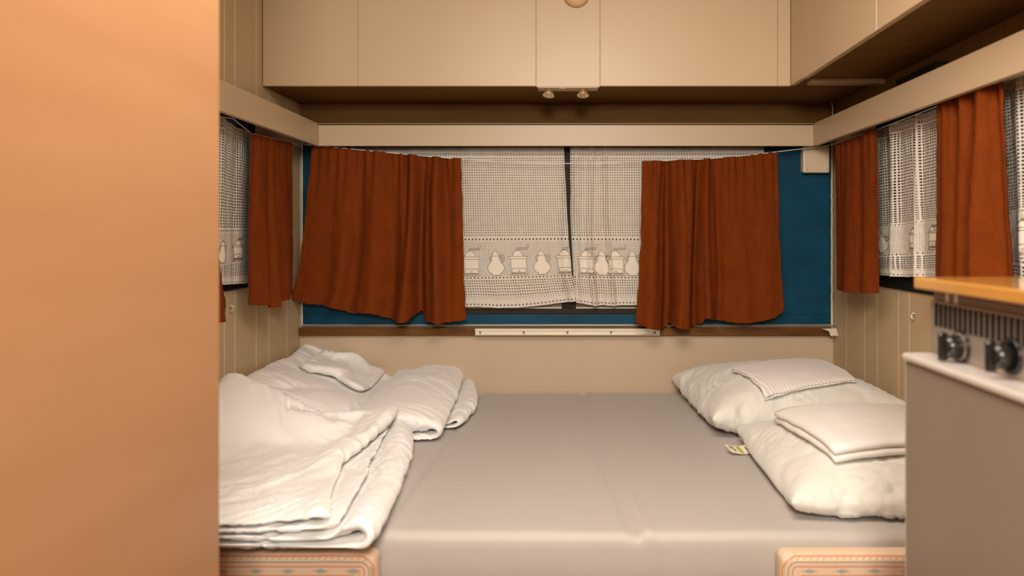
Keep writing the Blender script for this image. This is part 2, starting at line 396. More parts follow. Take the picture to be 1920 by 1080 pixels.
# twin spotlight under the middle door
sp = empty('spotlight_fixture', (.0, CY+.03, CZ), 'small twin spotlight fitting under the middle of the rear cabinet', 'light')
obj('base_plate', box(bx((X_at(1005, 2.448)+.006, CY+.004, CZ-.0005), (X_at(1125, 2.448)-.006, CY+.06, CZ-.006)), (-.02, CY+.002, CZ-.0045), (.0, CY+.006, CZ-.008)), m_cream, sp, bevel=.001)
for px, tilt in ((1030, .35), (1093, 0)):
    x = X_at(px, 2.47); ax = (-.35*tilt, -.28, -1)
    h = obj('lamp_head', lathe(bmesh.new(), (x, CY+.022, CZ-.006), ax, [(.007, 0), (.010, .003), (.012, .010), (.019, .021), (.020, .024), (.017, .0235), (.010, .018)], 24), m_brass, sp, True)
# junction box, rail, hooks
jb = empty('junction_box', (.90, -.03, hgt(.27)), 'cream square plastic junction box at top right of the blue panel', 'junction box')
c0, c1 = P(1506, 324, 2.745), P(1556, 273, 2.745)
obj('cover', bx((c0.x, -.055, c0.z), (c1.x, -.042, c1.z)), m_jbox, jb, bevel=.006, seg=4)
obj('housing', bx((c0.x+.003, -.0415, c0.z+.004), (c1.x+.002, -.0095, c1.z-.003)), m_jbox, jb, bevel=.006, seg=3)
for sx in (.011, c1.x-c0.x-.011):
    for sz in (.011, c1.z-c0.z-.011):
        obj('screw', lathe(bmesh.new(), (c0.x+sx, -.0545, c0.z+sz), (0, -1, 0), [(.0045, 0), (.0042, .0012), (.002, .0018)], 12), m_alu, jb, True)
rl = empty('table_rail', (0, -.03, hgt(-.365)), 'pale aluminium mounting rail screwed to the dark sill strip below the rear window', 'rail')
rx0, rx1, rz0, rz1 = X_at(891, 2.77), X_at(1237, 2.77), hgt(-.3735), hgt(-.3485)
bm = bmesh.new()
prof = [(-.0205, rz0), (-.034, rz0), (-.036, rz0+.003), (-.027, rz0+.006), (-.027, rz1-.011), (-.033, rz1-.009), (-.034, rz1), (-.0205, rz1)]
polyslab(bm, [Vector((rx0, y, z)) for y, z in prof], Vector((rx1-rx0, 0, 0)))
obj('rail_profile', bm, m_rail, rl)
for i in range(5):
    x = rx0 + .018 + (rx1-rx0-.036)*i/4
    obj('screw', lathe(bmesh.new(), (x, -.0268, (rz0+rz1)/2 - .002), (0, -1, 0), [(.0042, 0), (.004, .001), (.0018, .0018)], 12), m_screw, rl, True)
bm = bmesh.new()      # white plastic bracket at the end of the sill strip
polyslab(bm, [P(1540, 616, 2.76), P(1567, 615, 2.76), P(1570, 629, 2.76), P(1556, 630, 2.76), P(1553, 621, 2.76)], Vector((0, -.012, 0)))
tag(obj('bracket', bm, m_caulk, bevel=.002), 'small white plastic bracket at the right end of the dark sill strip', 'bracket')
def hook(p, sx, label):
    bm = bmesh.new(); p = Vector(p)
    tube(bm, [p + Vector((sx*a, 0, b)) for a, b in ((0, .006), (.008, .008), (.012, .002), (.010, -.006), (.004, -.010))], .0026, 8)
    return tag(obj('wall_hook', bm, m_wire, smooth=True), label, 'hook')
hook(PS(1716, 592, XR), -1, 'tiny white hook on the right boarded wall beside the stove')
hook(PS(430, 578, XL), 1, 'tiny pale hook on the left boarded wall under the lace curtain')

# ---------------------------------------------------------------- curtains
def crom(pts, a):
    """smooth interpolation of (a, px, py) rows"""
    n = len(pts)
    for i in range(n-1):
        if a <= pts[i+1][0] or i == n-2: break
    p1, p2 = pts[i], pts[i+1]; p0 = pts[max(i-1, 0)]; p3 = pts[min(i+2, n-1)]
    t = (a - p1[0])/max(p2[0]-p1[0], 1e-6); t = min(max(t, 0), 1)
    out = []
    for k in (1, 2):
        m1 = (p2[k]-p0[k])/max(p2[0]-p0[0], 1e-6)*(p2[0]-p1[0]); m2 = (p3[k]-p1[k])/max(p3[0]-p1[0], 1e-6)*(p2[0]-p1[0])
        out.append((2*t**3-3*t*t+1)*p1[k] + (t**3-2*t*t+t)*m1 + (-2*t**3+3*t*t)*p2[k] + (t**3-t*t)*m2)
    return out
def curtain(name, rows, place, nrm, fold, na, nb, m, W, H, label, cat, group=None, thick=.0016, seedn=0, rag=.0):
    """rows: list of (b, [(a,px,py)..]) from top (b=0) to hem (b=1); place(px,py) -> point on the hanging plane"""
    nrm = Vector(nrm)
    def surf(a, b, off=0):
        for i in range(len(rows)-1):
            if b <= rows[i+1][0] or i == len(rows)-2: break
        t = (b-rows[i][0])/(rows[i+1][0]-rows[i][0]); t = t*t*(3-2*t)*.35 + t*.65
        p = crom(rows[i][1], a); q = crom(rows[i+1][1], a)
        x, y = p[0]+(q[0]-p[0])*t, p[1]+(q[1]-p[1])*t
        if rag: y += rag*b**6*noise.noise(Vector((a*24, seedn, 0))) + rag*.5*b**6*noise.noise(Vector((a*70, seedn, 4))); x += rag*.7*noise.noise(Vector((seedn, b*9, 0)))*(1 if a > .5 else -1)*abs(2*a-1)**4
        return place(x, y) + nrm*(fold(a, b) + off)
    bm = bmesh.new(); uv = bm.loops.layers.uv.new('uv'); V = {}; 
    for j in range(nb+1):
        for i in range(na+1): V[i, j] = bm.verts.new(surf(i/na, j/nb))
    for j in range(nb):
        for i in range(na):
            f = bm.faces.new((V[i, j], V[i, j+1], V[i+1, j+1], V[i+1, j]))
            for l, (ii, jj) in zip(f.loops, ((i, j), (i, j+1), (i+1, j+1), (i+1, j))): l[uv].uv = (ii/na*W, (1-jj/nb)*H)
    me = bpy.data.meshes.new(name); bm.to_mesh(me); bm.free(); me.materials.append(m)
    for p in me.polygons: p.use_smooth = True
    o = bpy.data.objects.new(name, me); lk(o)
    if thick:
        s = o.modifiers.new('solid', 'SOLIDIFY'); s.thickness = thick; s.offset = 0
    tag(o, label, cat, group); return o, surf
def folds(ridges, gath=(.003, 60, 0), seed=0, broad=.006, tight=False):
    """ridges: (a, width, depth at top, depth at hem); negative depths are valleys"""
    def f(a, b):
        v = 0; K = 1.85
        v += broad*noise.noise(Vector((a*5, b*1.3, seed)))*(.3+b*.7)
        for c, wd, t0, t1 in ridges:
            cc = c + .012*math.sin(b*4 + c*20)
            v += K*(t0 + (t1-t0)*b)*math.exp(-((a-cc)/wd)**2)
        amp, fr, _ = gath
        v += amp*max(0, 1-b*2.4)**1.2*math.sin(a*fr + 2*noise.noise(Vector((a*9, 0, seed))))
        lim = .038 if not tight else .022
        if v < 0: v = -lim*math.tanh(-v/lim)
        v += .0012*noise.noise(Vector((a*38, b*22, seed+5))) + .0009*noise.noise(Vector((a*20, b*60, seed+9)))
        return v
    return f
back = lambda d: (lambda x, y: P(x, y, d))
side = lambda X: (lambda x, y: PS(x, y, X))
GC = 'rust curtains round the bed'
# a: pixel based parameter helper
def row(b, pts):
    x0, x1 = pts[0][0], pts[-1][0]
    return (b, [((x-x0)/(x1-x0), x, y) for x, y in pts])
curtain('rust_curtain', [
    row(0, [(583, 272), (640, 277), (740, 287), (815, 294), (865, 297)]),
    row(.08, [(582, 297), (640, 301), (740, 310), (815, 317), (866, 320)]),
    row(.5, [(570, 432), (630, 438), (735, 446), (800, 450), (869, 448)]),
    row(.85, [(556, 530), (628, 545), (728, 555), (788, 556), (872, 556)]),
    row(1, [(542, 558), (563, 567), (610, 574), (633, 580), (653, 588), (695, 587), (730, 599), (764, 602), (778, 590), (790, 586), (798, 601), (847, 603), (875, 598)])],
    back(2.715), (0, -1, 0),
    folds([(.17, .05, .0, -.010), (.32, .045, -.004, -.022), (.24, .06, .0, .010), (.55, .05, -.004, -.018), (.655, .05, .010, .030), (.735, .026, -.012, -.040), (.83, .045, .012, .030), (.80, .02, -.012, 0), (.90, .03, -.010, .0), (.63, .022, -.014, 0), (.45, .05, .004, .012), (.96, .05, .004, .012)], (.0045, 105, 0), 1),
    240, 130, m_rust, .42, .6, 'wide rust curtain hanging on the left half of the rear window', 'curtain', seedn=1, rag=3.0)
curtain('rust_curtain', [
    row(0, [(1204, 302), (1260, 301), (1320, 298), (1400, 291), (1457, 284)]),
    row(.08, [(1204, 326), (1260, 325), (1320, 322), (1400, 316), (1458, 309)]),
    row(.5, [(1201, 455), (1255, 456), (1310, 452), (1390, 448), (1461, 440)]),
    row(.85, [(1195, 562), (1252, 566), (1305, 560), (1385, 558), (1467, 545)]),
    row(1, [(1191, 604), (1215, 614), (1246, 617), (1258, 608), (1266, 612), (1291, 614), (1316, 606), (1322, 597), (1350, 602), (1387, 606), (1432, 601), (1463, 589), (1470, 580)])],
    back(2.715), (0, -1, 0),
    folds([(.20, .028, -.014, -.044), (.10, .06, .008, .024), (.29, .05, .012, .030), (.405, .024, -.014, -.026), (.48, .03, .008, .016), (.56, .028, -.010, -.014), (.36, .03, .004, .014), (.63, .03, .004, -.004), (.75, .05, -.003, .008), (.15, .018, -.010, 0), (.9, .06, 0, .006)], (.0045, 95, 0), 12),
    240, 130, m_rust, .40, .6, 'wide rust curtain hanging on the right half of the rear window', 'curtain', seedn=3, rag=3.0)
curtain('rust_curtain', [
    row(0, [(471, 250), (505, 259), (547, 268)]),
    row(.55, [(466, 440), (505, 430), (548, 420)]),
    row(.85, [(467, 525), (505, 530), (549, 515)]),
    row(1, [(466, 564), (470, 572), (485, 572), (503, 577), (511, 572), (514, 564), (538, 562), (549, 549)])],
    side(-.932), (1, 0, 0),
    folds([(.28, .10, .0, .014), (.5, .05, .002, .016), (.62, .06, -.004, -.012), (.12, .06, -.006, -.006), (.85, .08, .0, .006)], (.002, 40, 0), 21, tight=True),
    90, 110, m_rust, .3, .6, 'rust curtain drawn to the left wall corner beside the bed', 'curtain', seedn=5, rag=2.0)
curtain('rust_curtain', [
    row(0, [(310, 170), (350, 190), (398, 214)]),
    row(.6, [(310, 470), (350, 475), (408, 480)]),
    row(1, [(310, 650), (350, 640), (400, 606), (414, 600), (424, 575)])],
    side(-.925), (1, 0, 0), folds([(.5, .2, 0, .012), (.85, .08, 0, .01)], (.002, 40, 0), 31, tight=True),
    60, 80, m_rust, .35, .7, 'rust curtain on the left wall mostly hidden by the orange wardrobe', 'curtain', seedn=7, rag=2.0)
curtain('rust_curtain', [
    row(0, [(1566, 270), (1605, 257), (1645, 241)]),
    row(.6, [(1568, 440), (1605, 440), (1648, 438)]),
    row(1, [(1570, 544), (1605, 549), (1649, 550)])],
    side(.932), (-1, 0, 0), folds([(.3, .12, .0, .010), (.55, .07, -.004, -.012), (.8, .12, .003, .014)], (.003, 45, 0), 41, tight=True),
    90, 110, m_rust, .3, .6, 'rust curtain hanging at the right wall corner next to the blue panel', 'curtain', seedn=9, rag=1.2)
curtain('rust_curtain', [
    row(0, [(1757, 196), (1800, 181), (1840, 168), (1880, 152)]),
    row(.6, [(1757, 420), (1800, 416), (1845, 410), (1888, 400)]),
    row(1, [(1752, 572), (1800, 580), (1850, 588), (1903, 596)])],
    side(.928), (-1, 0, 0), folds([(.16, .06, .004, .010), (.30, .05, -.004, -.008), (.42, .07, .006, .014), (.56, .035, -.008, -.030), (.72, .09, .010, .026), (.90, .04, -.008, -.014), (.25, .02, -.008, 0)], (.0035, 60, 0), 51, tight=True),
    120, 120, m_rust, .36, .6, 'rust curtain between two lace panels on the right wall above the worktop', 'curtain', seedn=11, rag=1.2)

# lace panels, with coffee mills and jugs worked into the band
def motif_grinder(cx):
    o = []
    s = .001964
    def q(pts, closed=False): return [((x)*s*.82 + cx, y*s*.76) for x, y in pts], closed
    L = [q([(-19, 12), (17, 12), (17, 48), (-19, 48)], True), q([(-17, 14), (14, 14), (14, 26), (-17, 26)], True),
         q([(-23, 6), (20, 6), (20, 10), (-23, 10)], True), q([(-23, 48), (20, 48), (20, 53), (-23, 53)], True),
         q([(-15, 53), (-12, 60), (-5, 65), (1, 65), (8, 60), (11, 53)]), q([(-5, 65), (-3, 70), (24, 71), (24, 76), (20, 76)]), q([(-4, 67), (22, 68)]),
         q([(-3, 18), (-1, 21), (1, 18), (-1, 16)], True)]
    F_ = [q([(-19, 12), (17, 12), (17, 48), (-19, 48)]), q([(-23, 48), (20, 48), (20, 53), (11, 53), (8, 60), (1, 65), (-5, 65), (-12, 60), (-15, 53), (-23, 53)]), q([(-23, 6), (20, 6), (20, 12), (-23, 12)])]
    return L, F_
def motif_jug(cx):
    s = .001964
    def q(pts, closed=False): return [((x)*s*.95 + cx, y*s*.78) for x, y in pts], closed
    body = [(-8, 6), (8, 6), (8, 11), (14, 17), (17, 26), (15, 34), (9, 42), (7, 53), (-7, 53), (-9, 42), (-15, 34), (-17, 26), (-14, 17), (-8, 11)]
    lid = [(-8, 53), (-5, 58), (-1.5, 62), (-1.5, 66), (1.5, 66), (1.5, 62), (5, 58), (8, 53)]
    L = [q(body, True), q(lid, True), q([(8, 52), (13, 55), (18, 52), (17, 44), (13, 38)]), q([(9, 49), (13, 51), (15, 48), (11, 41)]), q([(-7, 53), (-12, 50), (-11, 44), (-9, 42)])]
    return L, [q(body), q(lid)]
def lace(name, rows, place, nrm, fold, W, H, label, mlist, m, v0=.106, na=120, nb=90, ms=1.0, seedn=0):
    o, surf = curtain(name, rows, place, nrm, fold, na, nb, m, W, H, label, 'lace curtain', thick=0, seedn=seedn, rag=1.2)
    for kind, u in mlist:
        lb, fbm = bmesh.new(), bmesh.new()
        L, Fs = (motif_grinder if kind == 'g' else motif_jug)(0)
        for pts, closed in L:
            pp = pts + [pts[0]] if closed else pts
            dense = []
            for (xa, ya), (xb, yb) in zip(pp, pp[1:]):
                n = max(1, int(math.hypot(xb-xa, yb-ya)/.005))
                dense += [(xa+(xb-xa)*k/n, ya+(yb-ya)*k/n) for k in range(n)]
            dense.append(pp[-1])
            P3 = []
            for x, y in dense:
                a = (u + x*ms)/W; b = 1-(y + v0)/H
                if 0 < a < 1: P3.append(surf(a, b, .0022))
                else:
                    if len(P3) > 1: tube(lb, P3, .0007, 4)
                    P3 = []
            if len(P3) > 1: tube(lb, P3, .0007, 4)
        for pts, _ in Fs:      # solid woven areas, subdivided in rows so they follow the cloth
            ys = [p[1] for p in pts]; y0, y1 = min(ys), max(ys); nr = max(2, int((y1-y0)/.004))
            prev = None
            for r in range(nr+1):
                yy = y0 + (y1-y0)*r/nr; yq = min(max(yy, y0+1e-5), y1-1e-5); xs = []
                for (xa, ya), (xb, yb) in zip(pts, pts[1:]+pts[:1]):
                    if (ya-yq)*(yb-yq) < 0: xs.append(xa+(xb-xa)*(yq-ya)/(yb-ya))
                if len(xs) < 2: continue
                xa, xb = min(xs), max(xs); a0, a1 = (u+xa*ms)/W, (u+xb*ms)/W
                a0, a1 = min(max(a0, .002), .998), min(max(a1, .002), .998)
                cur = [fbm.verts.new(surf(a0+(a1-a0)*k/8, 1-(yy+v0)/H, .0013)) for k in range(9)]
                if prev:
                    for k in range(8):
                        if (prev[k].co-prev[k+1].co).length > 1e-6: fbm.faces.new((prev[k], prev[k+1], cur[k+1], cur[k]))
                prev = cur
        mo = obj('coffee_mill_motif' if kind == 'g' else 'jug_motif', fbm, m_solid, o, True)
        obj('outline', lb, m_thread, mo, True)
    return o
WL = 1085*.00196
lf = lambda seed, am=.004, rid=(): folds(list(rid), (.0016, 70, 0), seed, am)
s_ = .001975
lace('lace_curtain', [row(0, [(655, 276), (860, 277), (1057, 277)]), row(.5, [(655, 420), (860, 420), (1064, 420)]), row(.8, [(655, 518), (870, 516), (1072, 512)]), row(1, [(655, 572), (870, 575), (960, 577), (1010, 573), (1087, 563)])],
     back(2.765), (0, -1, 0), lf(61, .004, [(.985, .02, 0, .012)]), 420*s_, .592,
     'white lace panel with coffee mills and jugs, left of the gap in the rear window', [(k, (px-655)*s_) for k, px in (('g', 713), ('j', 760), ('g', 801), ('j', 848), ('g', 887), ('j', 933), ('g', 977), ('j', 1020), ('g', 1066))], m_lace, seedn=13)
lace('lace_curtain', [row(0, [(1069, 277), (1250, 277), (1432, 276)]), row(.5, [(1070, 420), (1250, 420), (1432, 420)]), row(.8, [(1075, 514), (1250, 516), (1432, 516)]), row(1, [(1080, 566), (1110, 572), (1136, 573), (1180, 572), (1250, 574), (1432, 572)])],
     back(2.762), (0, -1, 0), lf(71, .003, [(.02, .02, .004, .010), (.105, .012, .004, .014), (.135, .02, -.002, -.008), (.19, .008, .006, .013)]), 365*s_, .592,
     'white lace panel with folds, right of the gap in the rear window', [(k, (px-1069)*s_) for k, px in (('g', 1097), ('j', 1125), ('g', 1152), ('j', 1183), ('g', 1228), ('j', 1272), ('g', 1316), ('j', 1360), ('g', 1404))], m_lace, seedn=15)
lace('lace_curtain', [row(0, [(365, 191), (413, 221), (472, 251)]), row(.8, [(365, 500), (413, 492), (467, 483)]), row(1, [(365, 536), (413, 534), (464, 531)])],
     side(-.968), (1, 0, 0), lf(81, .006, [(.5, .05, .004, .004), (.75, .05, -.004, -.004)]), .62, .592,
     'white lace panel on the left wall between the wardrobe and a rust curtain', [('g', .18), ('j', .30), ('g', .50)], m_lace_side, ms=1.25, seedn=17)
lace('lace_curtain', [row(0, [(1641, 246), (1700, 225), (1760, 203)]), row(.6, [(1646, 430), (1700, 420), (1762, 412)]), row(1, [(1650, 516), (1700, 519), (1762, 518)])],
     side(.974), (-1, 0, 0), lf(91, .006, [(.32, .05, .010, .012), (.62, .035, -.004, -.008), (.70, .03, .008, .014), (.15, .05, -.004, -.006)]), .62, .592,
     'white lace panel with coffee mills on the right wall between two rust curtains', [('j', .04), ('g', .36), ('g', .56)], m_lace_side, ms=1.2, seedn=19)
lace('lace_curtain', [row(0, [(1880, 156), (1950, 128), (2040, 90)]), row(.6, [(1890, 400), (1960, 390), (2050, 380)]), row(1, [(1898, 556), (1970, 575), (2060, 600)])],
     side(.975), (-1, 0, 0), lf(95, .006, [(.2, .06, .004, .010), (.5, .05, -.004, -.008)]), .5, .592,
     'white lace panel at the right edge of the picture above the worktop', [('g', .12), ('j', .28)], m_lace_side, ms=1.2, seedn=23)
# wires the curtains hang on
def wire(pts, label, r=.0016):
    return tag(obj('curtain_wire', tube(bmesh.new(), pts, r, 6), m_wire, smooth=True), label, 'curtain wire')
wp = [(540, 264), (583, 272), (640, 277), (740, 287), (815, 294), (865, 298), (960, 304), (1058, 306), (1140, 305), (1204, 302), (1320, 298), (1400, 291), (1457, 284), (1526, 276), (1575, 268)]
wire([P(x, y, 2.716) + Vector((0, -.001, -.001)) for x, y in wp], 'sagging white curtain wire spanning the rear window')
wire([PS(x, y, -.942) + Vector((.001, 0, 0)) for x, y in ((330, 172), (413, 219), (436, 222), (470, 250), (548, 268), (566, 275))], 'thin curtain wire along the left wall under the pelmet', .0014)
wire([PS(x, y, .944) + Vector((-.001, 0, 0)) for x, y in ((1557, 272), (1645, 243), (1700, 222), (1758, 199), (1880, 154), (2000, 110))], 'thin curtain wire along the right wall under the pelmet', .0014)

# ---------------------------------------------------------------- wardrobe (left foreground) and kitchen (right foreground)
wd = empty('wardrobe', (-.75, -2.3, 0), 'orange wood wardrobe filling the left foreground', 'wardrobe')
obj('side_panel', bx((-.500, 1.08-D, .002), (-.518, -3.6, ZT-.003)), m_ward, wd, bevel=.002)
obj('body', bx((-.5185, 1.08-D+.0, .002), (XL+.004, -3.6, ZT-.003)), m_ward, wd, bevel=.002)
KX = .52; KY = 1.143 - D; KB = -2.75
kt = empty('gas_stove', (.76, -2.1, 0), 'grey metal stove unit in the right foreground below the wooden worktop', 'stove')
zr = hgt(-.180)
obj('body', bx((KX+.045, KY+.003, .002), (XR-.004, KB, hgt(-.088))), m_steel, kt, bevel=.002)
obj('door', bx((KX, KY, .06), (KX+.043, KB, zr-.012)), m_steel, kt, bevel=.004, seg=3)
obj('end_strip', bx((KX+.0435, KY+.004, .05), (KX+.002, KY+.0008, zr-.014)), m_jbox, kt)
bm = bx((KX-.006, KY+.001, zr-.0115), (KX+.044, KB, zr))
obj('rim', bm, mat('pale_metal_rim', (.66, .60, .54), .3, metal=.35), kt, bevel=.005, seg=3)
obj('control_panel', bx((KX+.038, KY-.002, zr+.0005), (KX+.044, KB, hgt(-.10))), m_panel, kt, bevel=.001)
bm = bmesh.new()
for i in range(44):
    y = KY-.018-i*.0135; box(bm, (KX+.0365, y, hgt(-.137)), (KX+.0385, y-.0065, hgt(-.103)))
obj('vent_slots', bm, m_black, kt)
px_ = KX+.038
for px, py, rr in ((1803, 650, .0235), (1897, 668, .0235)):
    d = px_*F/(px-1060); c = P(px, py, d)
    obj('knob_dial', lathe(bmesh.new(), c, (-1, 0, 0), [(rr, 0), (rr, .003), (rr*.86, .0045), (rr*.80, .0035), (rr*.1, .0036)], 32), m_knob, kt, True)
    if px < 1850: obj('dial_face', lathe(bmesh.new(), c + Vector((-.0034, 0, 0)), (-1, 0, 0), [(rr*.84, 0), (rr*.82, .0008), (rr*.3, .001)], 32), m_panel, kt, True)
    kb = obj('knob', lathe(bmesh.new(), c + Vector((-.0037, 0, 0)), (-1, 0, 0), [(rr*.72, 0), (rr*.66, .012), (rr*.62, .020), (rr*.40, .0225)], 28), m_knob, kt, True)
    g2 = obj('knob_grip', bx(c + Vector((-.020, -.004, -rr*.85)), c + Vector((-.033, .004, rr*.85))), m_knob, kb, bevel=.003)
WTX = .534
tag(obj('worktop', bx((WTX, KY+.003, hgt(-.0825)), (XR-.004, KB-.02, hgt(-.0645))), m_workt, bevel=.003), 'glossy varnished pine worktop over the stove in the right foreground', 'worktop')
bm = bmesh.new()
box(bm, (WTX+.05, KY-.02, hgt(-.0995)), (XR-.01, KB+.02, hgt(-.0835)))
obj('burner_tray', bm, m_dark, kt)
for y in (-.035, -.060): obj('hinge_tab', bx((WTX+.030, KY+y, hgt(-.104)), (WTX+.0495, KY+y-.010, hgt(-.086))), m_alu, kt)

# ---------------------------------------------------------------- bed
ZB = hgt(-.592)
BF = 1.475 - D        # front edge of the bed
tag(obj('bed_base', box(bx((XL+.004, -.004, .002), (XR-.004, BF+.02, ZB-.125)), (XL+.01, -.01, ZB-.125), (XR-.01, BF+.03, ZB-.119)), m_base), 'plywood bench base under the grey mattress', 'bed base')
def mattress():
    bm = bmesh.new(); x0, x1, y0, y1 = XL+.004, XR-.004, BF, -.004; NX, NY = 170, 110; r = .022; h = .116
    prof = [(y0+.006, ZB-h), (y0+.001, ZB-h*.8), (y0-.001, ZB-h*.5), (y0, ZB-r*1.4)]
    for k in range(1, 7):
        t = k/6*math.pi/2; prof.append((y0+r-r*math.cos(t), ZB-r+r*math.sin(t)))
    for k in range(1, NY+1): prof.append((y0+r+(y1-y0-r-.012)*k/NY, ZB))
    prof += [(y1-.004, ZB-.004), (y1, ZB-.014), (y1, ZB-h)]
    rows = []
    for (y, z) in prof:
        rw = []
        top = max(0, 1-abs(z-ZB)/.05)
        for i in range(NX+1):
            x = x0+(x1-x0)*i/NX
            t = (y-y0)/(y1-y0)
            c1 = .085 + .06*(1-t) - .03*math.sin(t*2.5); c2 = -.375 + .06*t; c3 = .60 - .22*t
            dz = -.0095*math.exp(-((x-c1)/.011)**2) + .0060*math.exp(-((x-c1-.018)/.012)**2) - .0055*math.exp(-((x-c2)/.014)**2) + .0035*math.exp(-((x-c2-.022)/.014)**2)
            dz += -.0016*math.exp(-((x-c3)/.01)**2) + .0030*noise.noise(Vector((x*2.2, y*1.1, 0))) + .0013*noise.noise(Vector((x*16, y*3.5, 2)))
            dz += .0009*noise.noise(Vector((x*5, y*24, 7)))*max(0, 1-t*5)
            rw.append(bm.verts.new((x, y + (1-top)*.0016*noise.noise(Vector((x*30, z*8, 1))), z + dz*top)))
        rows.append(rw)
    for a, b in zip(rows, rows[1:]):
        for i in range(NX): bm.faces.new((a[i], a[i+1], b[i+1], b[i]))
    bm.faces.new([rw[0] for rw in rows][::-1]); bm.faces.new([rw[-1] for rw in rows])
    return bm
tag(obj('mattress', mattress(), m_sheet, smooth=True), 'wide mattress in a taut grey fitted sheet filling the rear of the caravan', 'mattress')
for x0, x1, lab in ((XL+.006, -.362, 'patterned bench cushion below the folded white quilts at the front left'), (.412, XR-.006, 'patterned bench cushion at the front right below the grey sheet')):
    z1, z0 = ZB-.019, ZB-.135
    bm = bx((x0, BF-.003, z0), (x1, BF-.055, z1)); o = obj('bench_cushion', bm, upholstery('woven_upholstery', x0, x1, z0, z1, .02), bevel=.0, smooth=True)
    b = o.modifiers.new('bevel', 'BEVEL'); b.width = .015; b.segments = 5; b.limit_method = 'ANGLE'
    tag(o, lab, 'cushion')

# ---------------------------------------------------------------- bedding, settled with cloth physics and then frozen
def two_sided(nx, ny, w, h, puff, seed=3):
    bm = bmesh.new(); top = {}; bot = {}
    for j in range(ny+1):
        for i in range(nx+1):
            x = (i/nx-.5)*w; y = (j/ny-.5)*h; edge = i in (0, nx) or j in (0, ny); n = .004*noise.noise(Vector((x*14, y*14, seed)))
            top[i, j] = bm.verts.new((x, y, 0 if edge else puff+n)); bot[i, j] = top[i, j] if edge else bm.verts.new((x, y, -puff+n))
    for j in range(ny):
        for i in range(nx):
            bm.faces.new((top[i, j], top[i+1, j], top[i+1, j+1], top[i, j+1])); bm.faces.new((bot[i, j], bot[i, j+1], bot[i+1, j+1], bot[i+1, j]))
    return bm
def ribbon(path, ns, ny, ylen, puff, fn):
    Q = [Vector((a, 0, b)) for a, b in path]; L = [0]
    for i in range(1, len(Q)): L.append(L[-1] + (Q[i]-Q[i-1]).length)
    def at(s):
        d = s*L[-1]
        for i in range(1, len(Q)):
            if d <= L[i]+1e-9: break
        t = (d-L[i-1])/(L[i]-L[i-1]); Tn = (Q[i]-Q[i-1]).normalized(); return Q[i-1].lerp(Q[i], t), Vector((-Tn.z, 0, Tn.x))
    bm = two_sided(ns, ny, 1, 1, 1)
    for v in bm.verts:
        s = v.co.x+.5; t = v.co.y+.5; sd = v.co.z; p, n = at(min(max(s, 0), 1)); sd = 0 if abs(sd) < .5 else (1 if sd > 0 else -1)
        q = p + n*(sd*puff); q.y = (t-.5)*ylen; v.co = fn(q, s, t)
    return bm
def bend(path, c, r, a0, a1, n=5):
    for k in range(n+1):
        t = math.radians(a0 + (a1-a0)*k/n); path.append((c[0]+r*math.cos(t), c[1]+r*math.sin(t)))
def settle(bm, frames, pressure, shrink, bnd, height=None, colliders=(), selfc=False, mass=.15):
    me = bpy.data.meshes.new('settle'); bmesh.ops.recalc_face_normals(bm, faces=bm.faces); bm.to_mesh(me); bm.free()
    o = bpy.data.objects.new('settle', me); COL.objects.link(o)
    fm = bmesh.new(); n = 60; V = {}
    for j in range(n+1):
        for i in range(n+1):
            x = -1.3+2.6*i/n; y = -1.7+1.9*j/n; V[i, j] = fm.verts.new((x, y, ZB + (height(x, y) if height else 0)))
    for j in range(n):
        for i in range(n): fm.faces.new((V[i, j], V[i+1, j], V[i+1, j+1], V[i, j+1]))
    f1 = bpy.data.meshes.new('ground'); fm.to_mesh(f1); fm.free(); fo = bpy.data.objects.new('ground', f1); COL.objects.link(fo)
    tmp = [fo]
    for cme in colliders:
        co = bpy.data.objects.new('collider', cme); COL.objects.link(co); tmp.append(co)
    for t in tmp: t.modifiers.new('c', 'COLLISION'); t.collision.thickness_outer = .004; t.collision.cloth_friction = 20
    m = o.modifiers.new('c', 'CLOTH'); s = m.settings
    s.use_pressure = True; s.uniform_pressure_force = pressure; s.mass = mass; s.quality = 6
    s.tension_stiffness = 15; s.compression_stiffness = 15; s.shear_stiffness = 5; s.bending_stiffness = bnd
    s.shrink_min = shrink; s.shrink_max = shrink; s.air_damping = 3
    cs = m.collision_settings; cs.distance_min = .004; cs.use_self_collision = selfc; cs.self_distance_min = .004
    m.point_cache.frame_start = 1; m.point_cache.frame_end = frames
    SC.frame_start = 1; SC.frame_end = frames
    for f in range(1, frames+1): SC.frame_set(f)
    res = bpy.data.meshes.new_from_object(o.evaluated_get(bpy.context.evaluated_depsgraph_get()))
    bpy.data.objects.remove(o)
    for t in tmp: bpy.data.objects.remove(t)
    SC.frame_set(1); res.materials.clear()
    return res
def move_bm(bm, loc, rotz=0, tilt=0):
    bmesh.ops.transform(bm, matrix=Matrix.Translation(loc) @ Matrix.Rotation(rotz, 4, 'Z') @ Matrix.Rotation(tilt, 4, 'X'), verts=bm.verts); return bm
